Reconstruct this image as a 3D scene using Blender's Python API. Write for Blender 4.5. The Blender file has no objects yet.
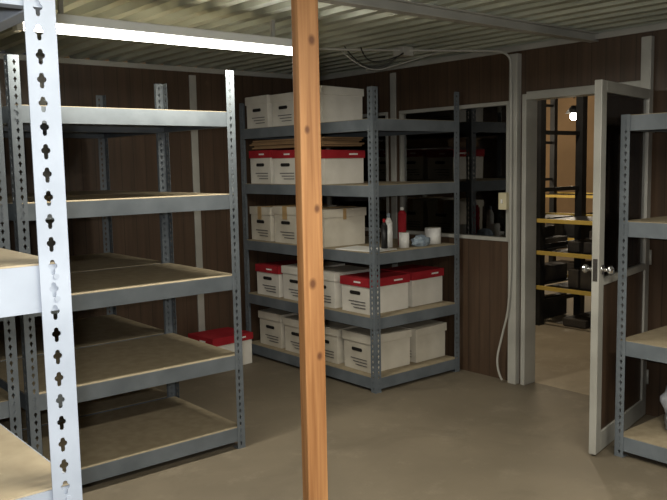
import bpy, bmesh, math, random
from mathutils import Vector, Matrix, noise
random.seed(7)
S=bpy.context.scene; C=S.collection
try: S.view_settings.view_transform='Standard'
except Exception: pass

# ------------------------------------------------------------ materials
def new_mat(n):
    m=bpy.data.materials.new(n); m.use_nodes=True
    nt=m.node_tree; b=nt.nodes['Principled BSDF']; return m,nt,b
def srgb(r,g,b):
    f=lambda c:(c/255/12.92) if c/255<=.04045 else ((c/255+.055)/1.055)**2.4
    return (f(r),f(g),f(b),1)
def noise_mat(n,c1,c2,scale=(5,5,5),rough=.6,metal=0,detail=6,lo=.35,hi=.65,bump=0,spec=.5,coord='Object'):
    m,nt,b=new_mat(n); N=nt.nodes;L=nt.links
    tc=N.new('ShaderNodeTexCoord'); mp=N.new('ShaderNodeMapping'); mp.inputs['Scale'].default_value=scale
    no=N.new('ShaderNodeTexNoise'); no.inputs['Scale'].default_value=1; no.inputs['Detail'].default_value=detail
    cr=N.new('ShaderNodeValToRGB'); cr.color_ramp.elements[0].position=lo; cr.color_ramp.elements[1].position=hi
    cr.color_ramp.elements[0].color=c1; cr.color_ramp.elements[1].color=c2
    L.new(tc.outputs[coord],mp.inputs[0]);L.new(mp.outputs[0],no.inputs['Vector']);L.new(no.outputs['Fac'],cr.inputs[0]);L.new(cr.outputs[0],b.inputs['Base Color'])
    b.inputs['Roughness'].default_value=rough; b.inputs['Metallic'].default_value=metal
    b.inputs['Specular IOR Level'].default_value=spec
    if bump:
        bp=N.new('ShaderNodeBump'); bp.inputs['Strength'].default_value=bump; bp.inputs['Distance'].default_value=.01
        L.new(no.outputs['Fac'],bp.inputs['Height']);L.new(bp.outputs[0],b.inputs['Normal'])
    return m
M={}
M['paint']=noise_mat('shelf_paint_gray',srgb(94,101,107),srgb(110,117,123),(6,6,6),.5,0,spec=.35)
M['paint_flashlit']=noise_mat('shelf_paint_gray_flashlit',srgb(136,144,156),srgb(152,160,172),(6,6,6),.5,0,spec=.35)  # same gray paint, flash brightening on the near unit put into the colour
M['board']=noise_mat('particle_board',srgb(148,135,111),srgb(162,149,124),(18,18,18),.75,0,8)
M['white']=noise_mat('white_cardboard',srgb(206,202,192),srgb(226,222,213),(4,4,4),.8)
M['white2']=noise_mat('aged_white_cardboard',srgb(190,183,168),srgb(214,208,194),(4,4,4),.8)
M['red']=noise_mat('red_lid',srgb(146,32,40),srgb(166,42,50),(5,5,5),.85,spec=.2)
M['card']=noise_mat('brown_cardboard',srgb(132,104,74),srgb(156,126,92),(3,3,12),.8)
M['tape']=noise_mat('packing_tape',srgb(170,140,96),srgb(184,154,110),(3,3,12),.3)
M['ink']=noise_mat('print_ink',srgb(70,68,72),srgb(90,88,90),(40,40,40),.8)
M['dark']=noise_mat('dark_void',srgb(18,16,15),srgb(26,24,22),(8,8,8),.9)
M['alum']=noise_mat('aluminium_trim',srgb(154,153,146),srgb(174,173,166),(3,3,3),.4,.1)
M['galv']=noise_mat('galvanised_deck',srgb(152,156,142),srgb(184,188,172),(3,1.2,3),.4,.2,4)
M['lampw']=noise_mat('fixture_white',srgb(225,228,226),srgb(235,237,235),(3,3,3),.4)
M['blue']=noise_mat('blue_cloth',srgb(120,135,150),srgb(150,162,172),(20,20,20),.9,bump=.4)
M['black']=noise_mat('black_steel',srgb(20,20,20),srgb(32,32,32),(6,6,6),.5)
M['yellow']=noise_mat('yellow_beam_paint',srgb(196,166,80),srgb(210,180,92),(4,4,4),.5)
M['warehousewall']=noise_mat('warehouse_wall_paint',srgb(122,98,68),srgb(146,118,84),(.8,.8,.8),.8)
M['clutter']=noise_mat('dark_bins',srgb(36,34,34),srgb(64,58,50),(5,5,5),.7)
M['beige']=noise_mat('beige_plastic',srgb(190,182,150),srgb(200,192,162),(5,5,5),.5)
M['chrome']=noise_mat('chrome',srgb(200,200,200),srgb(220,220,220),(5,5,5),.15,.95)
M['paper']=noise_mat('paper',srgb(225,225,222),srgb(235,235,232),(5,5,5),.8)
M['bag']=noise_mat('plastic_bag',srgb(165,170,180),srgb(195,198,205),(12,12,12),.35,bump=.3)
def concrete(name,k):
    m,nt,b=new_mat(name);N=nt.nodes;L=nt.links
    tc=N.new('ShaderNodeTexCoord')
    def nz(sc,det,rg,dist=0):
        n=N.new('ShaderNodeTexNoise');n.inputs['Scale'].default_value=sc;n.inputs['Detail'].default_value=det;n.inputs['Roughness'].default_value=rg;n.inputs['Distortion'].default_value=dist
        L.new(tc.outputs['Object'],n.inputs['Vector']);return n
    def ramp(n,a,b_,ca,cb):
        c=N.new('ShaderNodeValToRGB');c.color_ramp.elements[0].position=a;c.color_ramp.elements[1].position=b_
        c.color_ramp.elements[0].color=ca;c.color_ramp.elements[1].color=cb;L.new(n.outputs['Fac'],c.inputs[0]);return c
    g=lambda r,gg,bb:srgb(r*k,gg*k,bb*k)
    base=ramp(nz(1.1,8,.6,.3),.3,.7,g(102,93,78),g(120,110,93))
    dust=ramp(nz(3.4,12,.75),.54,.80,(0,0,0,1),(.6,.6,.6,1))
    stain=ramp(nz(1.7,8,.65,1.0),.53,.74,(0,0,0,1),(.5,.5,.5,1))
    last=base
    for fac,col in ((dust,g(148,139,122)),(stain,g(80,72,59))):
        mx=N.new('ShaderNodeMixRGB');mx.inputs[2].default_value=col
        L.new(fac.outputs[0],mx.inputs[0]);L.new(last.outputs[0],mx.inputs[1]);last=mx
    L.new(last.outputs[0],b.inputs['Base Color']);b.inputs['Roughness'].default_value=.6
    return m
M['floor']=concrete('dusty_concrete',1.0)
M['floor2']=concrete('warehouse_concrete',1.35)
def panel_mat():
    m,nt,b=new_mat('dark_walnut_panelling');N=nt.nodes;L=nt.links
    tc=N.new('ShaderNodeTexCoord');mp=N.new('ShaderNodeMapping');mp.inputs['Scale'].default_value=(30,30,1.6)
    no=N.new('ShaderNodeTexNoise');no.inputs['Scale'].default_value=1;no.inputs['Detail'].default_value=5
    cr=N.new('ShaderNodeValToRGB');cr.color_ramp.elements[0].position=.3;cr.color_ramp.elements[1].position=.72
    cr.color_ramp.elements[0].color=srgb(64,49,37);cr.color_ramp.elements[1].color=srgb(82,64,49)
    sx=N.new('ShaderNodeSeparateXYZ');ad=N.new('ShaderNodeMath');ad.operation='ADD'
    ml=N.new('ShaderNodeMath');ml.operation='MULTIPLY';ml.inputs[1].default_value=9.8
    fr=N.new('ShaderNodeMath');fr.operation='FRACT'
    lt=N.new('ShaderNodeMath');lt.operation='LESS_THAN';lt.inputs[1].default_value=.05
    mx=N.new('ShaderNodeMixRGB');mx.inputs[2].default_value=srgb(48,37,29)
    L.new(tc.outputs['Object'],mp.inputs[0]);L.new(mp.outputs[0],no.inputs['Vector']);L.new(no.outputs['Fac'],cr.inputs[0])
    L.new(tc.outputs['Object'],sx.inputs[0]);L.new(sx.outputs[0],ad.inputs[0]);L.new(sx.outputs[1],ad.inputs[1])
    L.new(ad.outputs[0],ml.inputs[0]);L.new(ml.outputs[0],fr.inputs[0]);L.new(fr.outputs[0],lt.inputs[0])
    L.new(lt.outputs[0],mx.inputs[0]);L.new(cr.outputs[0],mx.inputs[1]);L.new(mx.outputs[0],b.inputs['Base Color'])
    b.inputs['Roughness'].default_value=.45
    return m
M['panel']=panel_mat()
def pine_mat():
    m,nt,b=new_mat('pine_timber');N=nt.nodes;L=nt.links
    tc=N.new('ShaderNodeTexCoord');mp=N.new('ShaderNodeMapping');mp.inputs['Scale'].default_value=(40,40,1.6)
    no=N.new('ShaderNodeTexNoise');no.inputs['Scale'].default_value=1;no.inputs['Detail'].default_value=5;no.inputs['Distortion'].default_value=.6
    cr=N.new('ShaderNodeValToRGB');cr.color_ramp.elements[0].position=.3;cr.color_ramp.elements[1].position=.7
    cr.color_ramp.elements[0].color=srgb(142,94,54);cr.color_ramp.elements[1].color=srgb(190,140,92)
    L.new(tc.outputs['Object'],mp.inputs[0]);L.new(mp.outputs[0],no.inputs['Vector']);L.new(no.outputs['Fac'],cr.inputs[0])
    last=cr
    for (kx,kz,r) in ((.012,2.02,.019),(-.016,1.72,.015),(.02,1.45,.016),(-.006,1.19,.02),(.018,.93,.016),(-.02,2.2,.012)):
        sub=N.new('ShaderNodeVectorMath');sub.operation='SUBTRACT';sub.inputs[1].default_value=(kx,0,kz)
        mu=N.new('ShaderNodeVectorMath');mu.operation='MULTIPLY';mu.inputs[1].default_value=(1/r,.15/r,.8/r)
        le=N.new('ShaderNodeVectorMath');le.operation='LENGTH'
        k=N.new('ShaderNodeValToRGB');k.color_ramp.elements[0].position=.4;k.color_ramp.elements[1].position=1
        k.color_ramp.elements[0].color=(.85,.85,.85,1);k.color_ramp.elements[1].color=(0,0,0,1)
        mx=N.new('ShaderNodeMixRGB');mx.inputs[2].default_value=srgb(88,48,28)
        L.new(tc.outputs['Object'],sub.inputs[0]);L.new(sub.outputs[0],mu.inputs[0]);L.new(mu.outputs[0],le.inputs[0])
        L.new(le.outputs['Value'],k.inputs[0]);L.new(k.outputs[0],mx.inputs[0]);L.new(last.outputs[0],mx.inputs[1]);last=mx
    L.new(last.outputs[0],b.inputs['Base Color']);b.inputs['Roughness'].default_value=.6
    return m
M['pine']=pine_mat()
def glass_mat():
    m,nt,b=new_mat('window_glass');N=nt.nodes;L=nt.links
    N.remove(b);o=N['Material Output']
    t=N.new('ShaderNodeBsdfTransparent');t.inputs[0].default_value=(.86,.85,.8,1)
    g=N.new('ShaderNodeBsdfGlossy');g.inputs['Roughness'].default_value=.02
    f=N.new('ShaderNodeFresnel');f.inputs[0].default_value=2.3
    x=N.new('ShaderNodeMixShader');L.new(f.outputs[0],x.inputs[0]);L.new(t.outputs[0],x.inputs[1]);L.new(g.outputs[0],x.inputs[2]);L.new(x.outputs[0],o.inputs[0])
    return m
M['glass']=glass_mat()
def emis(n,col,s):
    m,nt,b=new_mat(n);b.inputs['Emission Color'].default_value=col;b.inputs['Emission Strength'].default_value=s
    b.inputs['Base Color'].default_value=(.9,.9,.9,1);return m
M['tube']=emis('fluorescent_tube_glow',(1,.99,.90,1),12)
M['bulb']=emis('bulb_glow',(1,.92,.75,1),25)

# ------------------------------------------------------------ mesh helpers
def bm_box(bm,x0,x1,y0,y1,z0,z1,mi=0):
    vs=[bm.verts.new(p) for p in ((x0,y0,z0),(x1,y0,z0),(x1,y1,z0),(x0,y1,z0),(x0,y0,z1),(x1,y0,z1),(x1,y1,z1),(x0,y1,z1))]
    for f in ((3,2,1,0),(4,5,6,7),(0,1,5,4),(1,2,6,5),(2,3,7,6),(3,0,4,7)):
        fa=bm.faces.new([vs[i] for i in f]); fa.material_index=mi
    return vs
def bm_cyl(bm,c,r,h,axis='Z',seg=16,mi=0,r2=None):
    r2=r if r2 is None else r2
    res=bmesh.ops.create_cone(bm,cap_ends=True,segments=seg,radius1=r,radius2=r2,depth=h)
    R={'Z':Matrix.Identity(4),'X':Matrix.Rotation(math.pi/2,4,'Y'),'Y':Matrix.Rotation(math.pi/2,4,'X')}[axis]
    for v in res['verts']: v.co=(R@v.co)+Vector(c)
    for f in {f for v in res['verts'] for f in v.link_faces}: f.material_index=mi; f.smooth=len(f.verts)==4
    return res['verts']
def obj(name,bm,mats,parent=None,loc=(0,0,0),rz=0,bevel=0):
    me=bpy.data.meshes.new(name); bm.normal_update(); bm.to_mesh(me); bm.free()
    for k in mats: me.materials.append(M[k])
    o=bpy.data.objects.new(name,me); C.objects.link(o); o.location=loc; o.rotation_euler=(0,0,rz)
    if parent: o.parent=parent
    if bevel:
        b=o.modifiers.new('bevel','BEVEL'); b.width=bevel; b.segments=2; b.limit_method='ANGLE'
    return o
def boxes(name,lst,mats,parent=None,bevel=0,loc=(0,0,0),rz=0):
    bm=bmesh.new()
    for l in lst: bm_box(bm,*l)
    return obj(name,bm,mats,parent,loc,rz,bevel)
def empty(name,loc=(0,0,0)):
    e=bpy.data.objects.new(name,None); C.objects.link(e); e.location=loc; e.empty_display_size=.1; return e
def tube_curve(name,pts,r,mat,parent=None):
    cu=bpy.data.curves.new(name,'CURVE');cu.dimensions='3D';cu.bevel_depth=r;cu.bevel_resolution=3
    sp=cu.splines.new('NURBS');sp.points.add(len(pts)-1)
    for p,q in zip(sp.points,pts): p.co=(*q,1)
    sp.use_endpoint_u=True;sp.order_u=3
    cu.materials.append(M[mat]);o=bpy.data.objects.new(name,cu);C.objects.link(o)
    if parent:o.parent=parent
    return o

# ------------------------------------------------------------ room shell
WX,WY,HC=4.575,5.65,2.40
X0,Y0=-2.0,-1.6
boxes('floor',[(X0,WX+.1,Y0,WY+.1,-.1,0)],['floor'])
boxes('floor_warehouse',[(WX+.1,16,Y0-2,16,-.1,0)],['floor2'])
boxes('wall_back',[(X0,WX+.1,WY,WY+.1,0,HC)],['panel'])
boxes('wall_left',[(X0-.1,X0,Y0,WY+.1,0,HC)],['panel'])
boxes('wall_rear',[(X0,WX+.1,Y0-.1,Y0,0,HC)],['panel'])
DY0,DY1=2.50,3.40; WZ0,WZ1=1.03,2.02
w=[(WX,WX+.1,Y0,DY0,0,HC),(WX,WX+.1,DY0,DY1,2.06,HC),(WX,WX+.1,DY1,3.52,0,HC),
   (WX,WX+.1,3.52,4.62,0,WZ0),(WX,WX+.1,3.52,4.62,WZ1,HC),(WX,WX+.1,4.62,4.76,0,HC),
   (WX,WX+.1,4.76,5.58,0,WZ0),(WX,WX+.1,4.76,5.58,WZ1,HC),(WX,WX+.1,5.58,WY,0,HC)]
boxes('wall_right',w,['panel'])
bm=bmesh.new(); pitch=.152; x=X0-.1; prof=[]
while x<WX+.15:
    prof+= [(x,0),(x+.055,0),(x+.075,.045),(x+.132,.045)]; x+=pitch
lo=[bm.verts.new((a,Y0-.1,HC+z)) for a,z in prof]; hi=[bm.verts.new((a,WY+.1,HC+z)) for a,z in prof]
for i in range(len(prof)-1): bm.faces.new((lo[i],lo[i+1],hi[i+1],hi[i]))
o=obj('ceiling',bm,['galv']); sm=o.modifiers.new('s','SOLIDIFY'); sm.thickness=.004; sm.offset=1
boxes('ceiling_roof_slab',[(X0-.1,WX+.15,Y0-.1,WY+.1,HC+.06,HC+.12)],['galv'])
tr=1
def trim(lst,mat='alum'):
    global tr
    o=boxes('trim_%d'%tr,lst,[mat],bevel=.003); tr+=1; return o
trim([(X0,WX-.012,WY-.012,WY,2.36,HC-.001)]); trim([(WX-.012,WX,Y0,WY-.012,2.36,HC-.001)])
for x in (-.4,.82,2.04,3.256,4.47): trim([(x-.03,x+.03,WY-.014,WY,0,2.335)])
trim([(WX-.014,WX,4.66,4.72,0,2.335)])
trim([(WX-.05,WX,3.42,3.49,0,2.34)])
trim([(WX-.014,WX,.8,.86,0,2.335)])
def window(i,y0,y1):
    e=empty('window_%d'%i,(WX,0,0)); t=.022
    boxes('frame',[(-.012,.08,y0,y1,WZ0-.005,WZ0+t),(-.012,.08,y0,y1,WZ1-t,WZ1+.005),(-.012,.08,y0,y0+t,WZ0+t,WZ1-t),(-.012,.08,y1-t,y1,WZ0+t,WZ1-t)],['alum'],e,.003)
    boxes('pane',[(.02,.026,y0+t,y1-t,WZ0+t,WZ1-t)],['glass'],e)
window(1,3.52,4.62); window(2,4.76,5.58)
e=empty('door_frame')
boxes('jamb_left',[(WX-.02,WX+.11,DY1-.035,DY1,0,2.06)],['alum'],e,.003)
boxes('jamb_right',[(WX-.035,WX+.11,DY0-.045,DY0+.02,0,HC-.07)],['alum'],e,.003)
boxes('header',[(WX-.02,WX+.11,DY0+.02,DY1-.035,2.02,2.075)],['alum'],e,.003)
hx,hy=4.535,2.475; fx,fy=3.69,2.30
L_=math.hypot(fx-hx,fy-hy); ang=math.atan2(fy-hy,fx-hx)
d=empty('door_1',(hx,hy,0)); d.rotation_euler=(0,0,ang)
t=.04; H=2.01;z0=.012
boxes('stiles_rails',[(0,.075,0,t,z0,H),(L_-.075,L_,0,t,z0,H),(.075,L_-.075,0,t,H-.06,H),(.075,L_-.075,0,t,z0,.12),(.075,L_-.075,0,t,.93,.97)],['alum'],d,.003)
boxes('glass_pane',[(.075,L_-.075,.017,.023,.97,H-.06)],['glass'],d)
boxes('lower_panel',[(.075,L_-.075,.012,.028,.12,.93)],['panel'],d)
bm=bmesh.new()
for s in (-1,1):
    yb=t+.0 if s>0 else 0
    bm_cyl(bm,(L_-.04,yb+s*.004,1.02),.026,.008,'Y',20)
    bm_cyl(bm,(L_-.04,yb+s*.022,1.02),.010,.036,'Y',12)
    r=bmesh.ops.create_uvsphere(bm,u_segments=16,v_segments=10,radius=.024)
    for v in r['verts']: v.co=Vector((v.co.x,v.co.y*.75,v.co.z))+Vector((L_-.04,yb+s*.048,1.02))
bm_box(bm,L_-.001,L_+.002,.008,.032,.96,1.08)
obj('knob',bm,['chrome'],d)
bm=bmesh.new()
for z in (.25,1.0,1.8): bm_cyl(bm,(-.005,t+.004,z),.008,.09,'Z',10)
obj('hinges',bm,['alum'],d)

# ------------------------------------------------------------ shelving units
post_cache={}
FL=.05
def flange(Hh):
    cu=bpy.data.curves.new('tmp','CURVE'); cu.dimensions='2D'; cu.fill_mode='BOTH'; cu.extrude=.0011
    def poly(pts):
        s=cu.splines.new('POLY'); s.points.add(len(pts)-1)
        for p,q in zip(s.points,pts): p.co=(q[0],q[1],0,1)
        s.use_cyclic_u=True
    poly([(0,0),(FL,0),(FL,Hh),(0,Hh)])
    z=.03
    while z<Hh-.03:
        c=FL*.56
        half=[(0,.0125),(.003,.0115),(.0042,.0085),(.0042,.0065),(.0072,.0045),(.0078,.0012),(.0062,-.0018),(.0036,-.003),(.0036,-.0095),(.002,-.0125)]
        pts=[(c+a,z+b_) for a,b_ in half]+[(c-a,z+b_) for a,b_ in reversed(half) if a>0]
        poly(pts); z+=.0381
    o=bpy.data.objects.new('tmp',cu); C.objects.link(o)
    dg=bpy.context.evaluated_depsgraph_get(); me=bpy.data.meshes.new_from_object(o.evaluated_get(dg))
    bpy.data.objects.remove(o); return me
def post_mesh(Hh,mat):
    k=(Hh,mat)
    if k in post_cache: return post_cache[k]
    me=flange(Hh); bm=bmesh.new()
    bm.from_mesh(me); 
    for v in bm.verts: v.co=Vector((v.co.x, v.co.z, v.co.y))
    n=len(bm.verts); bm.from_mesh(me); bm.verts.ensure_lookup_table()
    for v in bm.verts[n:]: v.co=Vector((v.co.z, v.co.x, v.co.y))
    bm_box(bm,-.002,FL,-.002,FL,0,.003)
    bmesh.ops.recalc_face_normals(bm,faces=bm.faces)
    m2=bpy.data.meshes.new('slotted_post'); bm.to_mesh(m2); bm.free()
    m2.materials.clear(); m2.materials.append(M[mat])
    for p in m2.polygons: p.use_smooth=False; p.material_index=0
    post_cache[k]=m2; return m2
BH=.078
def unit(x0,x1,y0,y1,zs,Hh,mat='paint',name='metal_shelving_unit'):
    e=empty(name,((x0+x1)/2,(y0+y1)/2,0)); cx,cy=(x0+x1)/2,(y0+y1)/2
    for i,(x,y,r) in enumerate(((x0,y0,0),(x1,y0,90),(x1,y1,180),(x0,y1,270))):
        o=bpy.data.objects.new('post_%d'%(i+1),post_mesh(Hh,mat)); C.objects.link(o); o.parent=e
        o.location=(x-cx,y-cy,0); o.rotation_euler=(0,0,math.radians(r))
    a,b=(x1-x0)/2-.003,(y1-y0)/2-.003; T=.004
    for i,z in enumerate(zs):
        zt,zb=z+BH/2,z-BH/2; bm=bmesh.new()
        for s in (-1,1):
            ya,yb=sorted((s*b,s*(b-T))); bm_box(bm,-a,a,ya,yb,zb,zt)
            ya,yb=sorted((s*(b-T),s*(b-.03))); bm_box(bm,-a+.01,a-.01,ya,yb,zt-.022,zt-.018); bm_box(bm,-a+.01,a-.01,ya,yb,zb,zb+.003)
            xa,xb=sorted((s*a,s*(a-T))); bm_box(bm,xa,xb,-b+T,b-T,zb,zt)
            xa,xb=sorted((s*(a-T),s*(a-.03))); bm_box(bm,xa,xb,-b+.03,b-.03,zt-.022,zt-.018); bm_box(bm,xa,xb,-b+.03,b-.03,zb,zb+.003)
            for q in (-1,1):
                for dz in (-.019,.019):
                    bm_cyl(bm,(q*(a-.02),s*(b+.004),z+dz),.005,.004,'Y',8)
                    bm_cyl(bm,(s*(a+.004),q*(b-.02),z+dz),.005,.004,'X',8)
        obj('beams_%d'%(i+1),bm,[mat],e)
        boxes('shelf_board_%d'%(i+1),[(-a+T+.001,a-T-.001,-b+T+.001,b-T-.001,zt-.017,zt+.003)],['board'],e)
    return e
ZL=[1.857,1.408,.957,.503,.084]; ZM=[1.866,1.414,.944,.49,.062]
LX0,LX1=1.19,2.385
unit(LX0,LX1,3.69,4.50,ZL,2.12)
unit(LX0,LX1,4.52,5.40,ZL,2.12)
unit(-.06,1.15,3.69,4.50,ZL,2.12)
MX0,MX1,MY0,MY1=3.647,4.525,3.946,5.57
unit(MX0,MX1,MY0,MY1,ZM,2.12)
unit(-.75,.498,1.296,2.2,[1.90,1.405,1.02,.5,.06],2.12,'paint_flashlit')
unit(3.80,4.50,.55,2.21,[1.785,1.235,.60,.075],1.83)

# ------------------------------------------------------------ storage boxes
R=random.uniform
def storage_box(x,y,z,rz=0,lid='white',w=.32,l=.40,h=.26,name='storage_box',lidh=.06,tape=False,body='white'):
    bm=bmesh.new()
    hb=h-.01; tp=.006
    vs=bm_box(bm,-l/2+tp,l/2-tp,-w/2+tp,w/2-tp,0,hb,0)
    for v in vs[4:]: v.co.x*=1.01; v.co.y*=1.01
    if lid:
        tilt=R(-.006,.006)
        lv=bm_box(bm,-l/2-.004,l/2+.004,-w/2-.004,w/2+.004,h-lidh,h,1)
        for v in lv[4:]: v.co.z+=tilt*(1 if v.co.x>0 else -1)
        for sx in (-1,1):
            if lid=='red': bm_box(bm,*sorted((sx*(l/2+.004),sx*(l/2+.0050))),-w*.22,w*.02,h-lidh*.60,h-lidh*.40,3)
        if lid=='red': bm_box(bm,l*.1,l*.32,-w/2-.0050,-w/2-.004,h-lidh*.60,h-lidh*.40,3)
    if tape:
        bm_box(bm,-l/2-.0052,l/2+.0052,-.03,.03,h+.004,h+.0075,5)
        for sx in (-1,1): bm_box(bm,*sorted((sx*(l/2+.004),sx*(l/2+.0052))),-.03,.03,h-.1,h+.004,5)
        bm_box(bm,-l*.06,l*.02,-w/2-.0052,-w/2-.004,h-.08,h+.004,5)
    for sx in (-1,1):
        xx=sorted((sx*(l/2-tp*.6),sx*(l/2-tp*.1)))
        bm_box(bm,*xx,-.045,.045,h*.52,h*.52+.026,2)
        bm_cyl(bm,(sx*(l/2-tp*.35),-.045,h*.52+.013),.013,abs(xx[1]-xx[0]),'X',12,2)
        bm_cyl(bm,(sx*(l/2-tp*.35),.045,h*.52+.013),.013,abs(xx[1]-xx[0]),'X',12,2)
        for k in range(3):
            bm_box(bm,*xx,-.11,.02+.025*k,h*.14+k*.022,h*.14+k*.022+.006,4)
    return obj(name,bm,[body if lid!='card' else 'card',{'white':body,'red':'red','card':'card',None:'white'}[lid],'dark','paper','ink','tape'],None,(x,y,z),rz,.002)
def stop(zc): return zc+BH/2+.004
def row(zc,ys,x=3.875,lids=None,h=.26,rr=.03,tape=False,body='white'):
    for i,y in enumerate(ys):
        storage_box(x+R(-.012,.012),y,stop(zc),R(-rr,rr),(lids[i] if lids else 'white'),h=h+R(-.012,.012),tape=tape,body=body,w=.31)
row(ZM[0],(4.67,5.015,5.36),x=3.885)
row(ZM[1],(4.67,5.015,5.36),x=3.885,lids=['red','red','red'])
row(ZM[2],(4.67,5.025,5.375),x=3.895,h=.285,rr=.06,tape=True,body='white2')
row(ZM[3],(4.22,),x=3.90,lids=['red'])
storage_box(4.315,4.24,stop(ZM[3]),.05,'red',l=.36)
row(ZM[3],(4.60,4.95,5.31),x=3.90,lids=['white','white','red'])
row(ZM[4],(4.22,4.60,4.95,5.31),x=3.91,h=.27,body='white2')
storage_box(4.33,4.22,stop(ZM[4]),.02,'white',l=.34,body='white2')
bm=bmesh.new()
for k,(ox,oy) in enumerate(((0,0),(.012,-.015),(-.01,.02),(.006,.01),(-.004,-.02))):
    bm_box(bm,-.20+ox,.20+ox,-.46+oy,.46+oy,k*.014,k*.014+.0125)
obj('flattened_cartons',bm,['card'],None,(3.90,5.02,stop(ZM[1])+.282))
storage_box(3.30,5.42,0,.1,'red')
zt=stop(ZM[2])
bm=bmesh.new(); bm_cyl(bm,(0,0,.12),.032,.24,'Z',24); bm_cyl(bm,(0,0,.252),.032,.024,'Z',24,0,.016); bm_cyl(bm,(0,0,.275),.014,.024,'Z',16,1)
obj('spray_can',bm,['red','paper'],None,(4.17,4.20,zt))
bm=bmesh.new(); bm_cyl(bm,(0,0,.09),.03,.18,'Z',24); bm_cyl(bm,(0,0,.2),.03,.04,'Z',24,0,.012); bm_cyl(bm,(0,0,.235),.012,.03,'Z',16,1)
obj('plastic_bottle',bm,['paper','blue'],None,(4.01,4.18,zt))
bm=bmesh.new(); bm_cyl(bm,(0,0,.08),.024,.16,'Z',20); bm_cyl(bm,(0,0,.175),.024,.03,'Z',20,0,.01); bm_cyl(bm,(0,0,.2),.011,.025,'Z',16,1)
obj('dark_bottle',bm,['black','red'],None,(3.89,4.10,zt+.007))
def ring_roll(name,x,y,z,r,h):
    bm=bmesh.new(); n=28; rings=[(r,0),(r,h),(.02,h),(.02,0)]
    V=[[bm.verts.new((a*math.cos(2*math.pi*i/n),a*math.sin(2*math.pi*i/n),b)) for i in range(n)] for a,b in rings]
    for k in range(4):
        for i in range(n):
            f=bm.faces.new((V[k][i],V[k][(i+1)%n],V[(k+1)%4][(i+1)%n],V[(k+1)%4][i])); f.material_index=1 if k==2 else 0; f.smooth=k%2==0
    bmesh.ops.recalc_face_normals(bm,faces=bm.faces)
    return obj(name,bm,['paper','card'],None,(x,y,z))
ring_roll('paper_towel_roll',4.42,4.12,zt,.062,.12)
ring_roll('paper_towel_roll',4.07,4.08,zt,.038,.11)
def crumple(name,loc,sx,sy,sz,mat,seed,sub=3):
    bm=bmesh.new(); bmesh.ops.create_icosphere(bm,subdivisions=sub,radius=1)
    for v in bm.verts:
        k=1+.28*noise.noise(v.co*2.2+Vector((seed,0,0)))+.12*noise.noise(v.co*6+Vector((seed,3,0)))
        v.co=Vector((v.co.x*sx*k,v.co.y*sy*k,max(v.co.z*sz*k,-sz*.6)+sz*.6))
    for f in bm.faces: f.smooth=True
    return obj(name,bm,[mat],None,loc)
crumple('folded_cloth',(4.225,4.06,zt),.085,.05,.05,'blue',3,4)
bm=bmesh.new(); bm_box(bm,-.12,.12,-.19,.19,0,.006); obj('paper_sheets',bm,['paper'],None,(3.80,4.20,zt),.12)
crumple('plastic_bag',(4.15,1.98,.075+BH/2+.004),.13,.12,.2,'bag',9,4)

# ------------------------------------------------------------ timber post
o=boxes('timber_post',[(-.0445,.0445,-.019,.019,0,HC-.001)],['pine'],None,.004)
dpt=2.72; lat=-.030*dpt
o.location=(.6396*dpt+.7687*lat,.7687*dpt-.6396*lat,0)

# ------------------------------------------------------------ fluorescent fixtures
def area(name,loc,sx,sy,p,col,rot=(0,0,0)):
    l=bpy.data.lights.new(name,'AREA');l.shape='RECTANGLE';l.size=sx;l.size_y=sy;l.energy=p;l.color=col
    o=bpy.data.objects.new(name,l);C.objects.link(o);o.location=loc;o.rotation_euler=rot;return o
def fixture(x,y,drop,p,hl):
    e=empty('fluorescent_light_fixture',(x,y,HC-drop))
    boxes('housing',[(-hl,hl,-.035,.035,-.045,0)],['lampw'],e,.006)
    boxes('hangers',[(-.6,-.58,-.01,.01,0,drop-.004),(.58,.6,-.01,.01,0,drop-.004)],['alum'],e)
    bm=bmesh.new(); bm_cyl(bm,(0,0,-.066),.019,hl*2-.06,'X',20)
    obj('tube',bm,['tube'],e)
    boxes('end_caps',[(-hl,-hl+.03,-.03,.03,-.09,-.045),(hl-.03,hl,-.03,.03,-.09,-.045)],['lampw'],e,.003)
    area('fluorescent_lamp_light',(x,y,HC-drop-.10),hl*1.9,.14,p,(1,.94,.80))
fixture(2.0,3.6,.10,42,.80)
fixture(1.9,.6,.10,84,1.22)  # unseen fixture out of frame, added to light the rest of the room
l=bpy.data.lights.new('camera_flash','AREA');l.shape='DISK';l.size=.05;l.energy=34;l.color=(1,.985,.95)

# ------------------------------------------------------------ ceiling beam and wiring
bm=bmesh.new()
bm_box(bm,X0,WX-.015,-.03,.03,HC-.008,HC-.001); bm_box(bm,X0,WX-.015,-.003,.003,HC-.05,HC-.008); bm_box(bm,X0,WX-.015,-.03,.03,HC-.056,HC-.05)
obj('ceiling_beam',bm,['alum'],None,(0,2.85,0))
e=empty('electrical_conduit')
tube_curve('conduit',[(2.9,4.3,2.37),(3.4,4.1,2.36),(3.9,3.9,2.37),(4.3,3.6,2.36),(4.51,3.47,2.36),(4.51,3.46,2.2),(4.51,3.455,1.5),(4.51,3.455,.6),(4.50,3.52,.35),(4.47,3.56,.12),(4.5,3.52,.02)],.008,'alum',e)
tube_curve('loose_wire',[(3.5,4.05,2.38),(3.65,4.1,2.28),(3.8,4.0,2.25),(3.9,3.9,2.36),(3.7,3.7,2.3),(3.55,3.9,2.24),(3.6,4.0,2.38)],.004,'black',e)
tube_curve('loose_wire_white',[(3.6,4.2,2.38),(3.72,4.1,2.22),(3.95,3.95,2.29),(4.2,3.8,2.38)],.004,'alum',e)
boxes('junction_box',[(3.86,3.96,3.86,3.96,2.33,2.39)],['alum'],e,.004)
e=empty('light_switch_box',(WX-.05,3.52,1.32))
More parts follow.
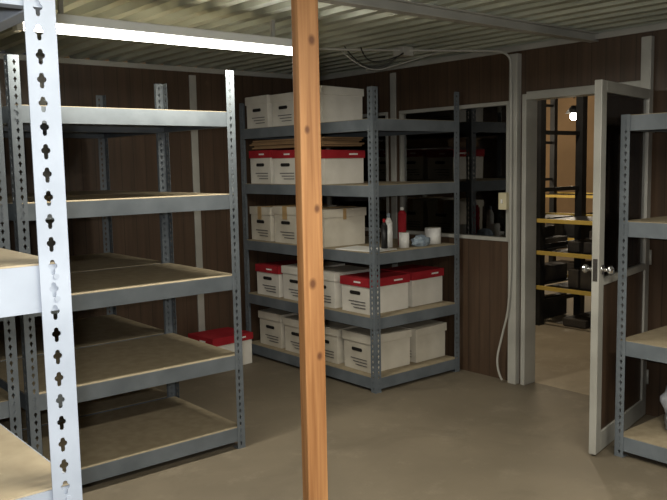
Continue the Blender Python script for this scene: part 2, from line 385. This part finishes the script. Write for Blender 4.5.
boxes('plate',[(-.03,.05,-.035,.035,-.06,.06)],['beige'],e,.004)
boxes('toggle',[(-.042,-.03,-.006,.006,-.014,.014)],['paper'],e,.001)

# ------------------------------------------------------------ warehouse beyond
boxes('wall_warehouse_far',[(13,13.2,-3,16,0,3.6)],['warehousewall'])
boxes('wall_warehouse_side',[(WX+.2,13,13,13.2,0,3.6)],['warehousewall'])
boxes('wall_warehouse_near',[(WX+.2,13,-3.2,-3,0,3.6)],['warehousewall'])
boxes('ceiling_warehouse',[(WX+.1,13.2,-3.2,13.2,3.6,3.7)],['black'])
def rack(x,y,n,zs,Hh,W=1.5,seed=1,dep=.7,fill=.24,bc='yellow'):
    e=empty('pallet_rack',(x,y,0)); bm=bmesh.new()
    for i in range(n+1):
        for dx in (0,dep):
            bm_box(bm,dx-.04,dx+.04,i*W-.04,i*W+.04,0,Hh)
        for k in range(int(Hh/.55)):
            bm_box(bm,.04,dep-.04,i*W-.01,i*W+.01,.2+k*.55,.24+k*.55)
    obj('uprights',bm,['black'],e)
    bm=bmesh.new()
    for i in range(n):
        for z in zs:
            for dx in (-.055,dep+.055): bm_box(bm,dx-.012,dx+.012,i*W-.02,(i+1)*W+.02,z-.018,z+.018)
    obj('beams',bm,[bc],e)
    boxes('decks',[(.045,dep-.045,.05+i*W,(i+1)*W-.05,z-.01,z+.005) for z in zs for i in range(n)],['black'],e)
    bm=bmesh.new(); rnd=random.Random(seed)
    for i in range(n):
        for z in [0.0]+list(zs[:-1]):
            y2=i*W+.1
            while y2<(i+1)*W-.3:
                ww=rnd.uniform(.08,.26);hh=rnd.uniform(.08,fill)
                bm_box(bm,.05+rnd.uniform(0,.2),dep-.06,y2,y2+ww,z+.006,z+hh,rnd.choice((0,0,0,0,2,2))); y2+=ww+rnd.uniform(.02,.15)
    obj('stored_bins',bm,['clutter','card','black'],e,bevel=.01)
    return e
rack(6.4,1.565,3,(.38,.72,1.03),2.6,W=1.5,seed=4)
rack(6.4,6.15,1,(.38,.72,1.03),1.3,W=1.5,seed=5)
rack(9.6,3.2,3,(.5,1.1),3.3,1.3,seed=8,fill=.4,bc='yellow')
def hanging(loc,p):
    e=empty('warehouse_pendant_lamp',loc); bm=bmesh.new()
    bm_cyl(bm,(0,0,.04),.11,.10,'Z',24,0,.03); bm_cyl(bm,(0,0,(3.6-loc[2])/2+.09),.008,3.6-loc[2]-.18,'Z',8)
    obj('shade',bm,['black'],e)
    bm=bmesh.new(); r=bmesh.ops.create_uvsphere(bm,u_segments=16,v_segments=10,radius=.05); obj('bulb',bm,['bulb'],e,(0,0,-.05))
    l=bpy.data.lights.new('pendant_light','POINT');l.energy=p;l.color=(1,.86,.66);l.shadow_soft_size=.1
    o=bpy.data.objects.new('pendant_light',l);C.objects.link(o);o.parent=e;o.location=(0,0,-.2)
hanging((9.1,5.97,2.22),34); hanging((8.2,7.48,2.12),60); hanging((5.5,4.0,3.2),100); hanging((9.5,10.3,2.9),260)  # last two are unseen lamps, added to brighten warehouse floor and walls

# ------------------------------------------------------------ world + camera
wd=bpy.data.worlds.new('w');S.world=wd;wd.use_nodes=True
wd.node_tree.nodes['Background'].inputs[0].default_value=(.5,.5,.5,1);wd.node_tree.nodes['Background'].inputs[1].default_value=.05
f,pit,rol,yaw=786.,.108,-.019,.694
F=Vector((math.sin(yaw)*math.cos(pit),math.cos(yaw)*math.cos(pit),-math.sin(pit)))
Rr=Vector((math.cos(yaw),-math.sin(yaw),0));U=Rr.cross(F)
c,s=math.cos(rol),math.sin(rol);R2=c*Rr+s*U;U2=-s*Rr+c*U
cd=bpy.data.cameras.new('camera');cam=bpy.data.objects.new('camera',cd);C.objects.link(cam)
cd.sensor_width=36;cd.lens=f*36/667;cd.clip_start=.02
mw=Matrix((R2,U2,-F)).transposed().to_4x4();mw.translation=Vector((0,0,1.6));cam.matrix_world=mw
S.camera=cam
fl=bpy.data.objects.new('camera_flash',bpy.data.lights['camera_flash']);C.objects.link(fl)
m2=mw.copy();m2.translation=Vector((0,0,1.6))+U2*.06+R2*-.04-F*-.02;fl.matrix_world=m2
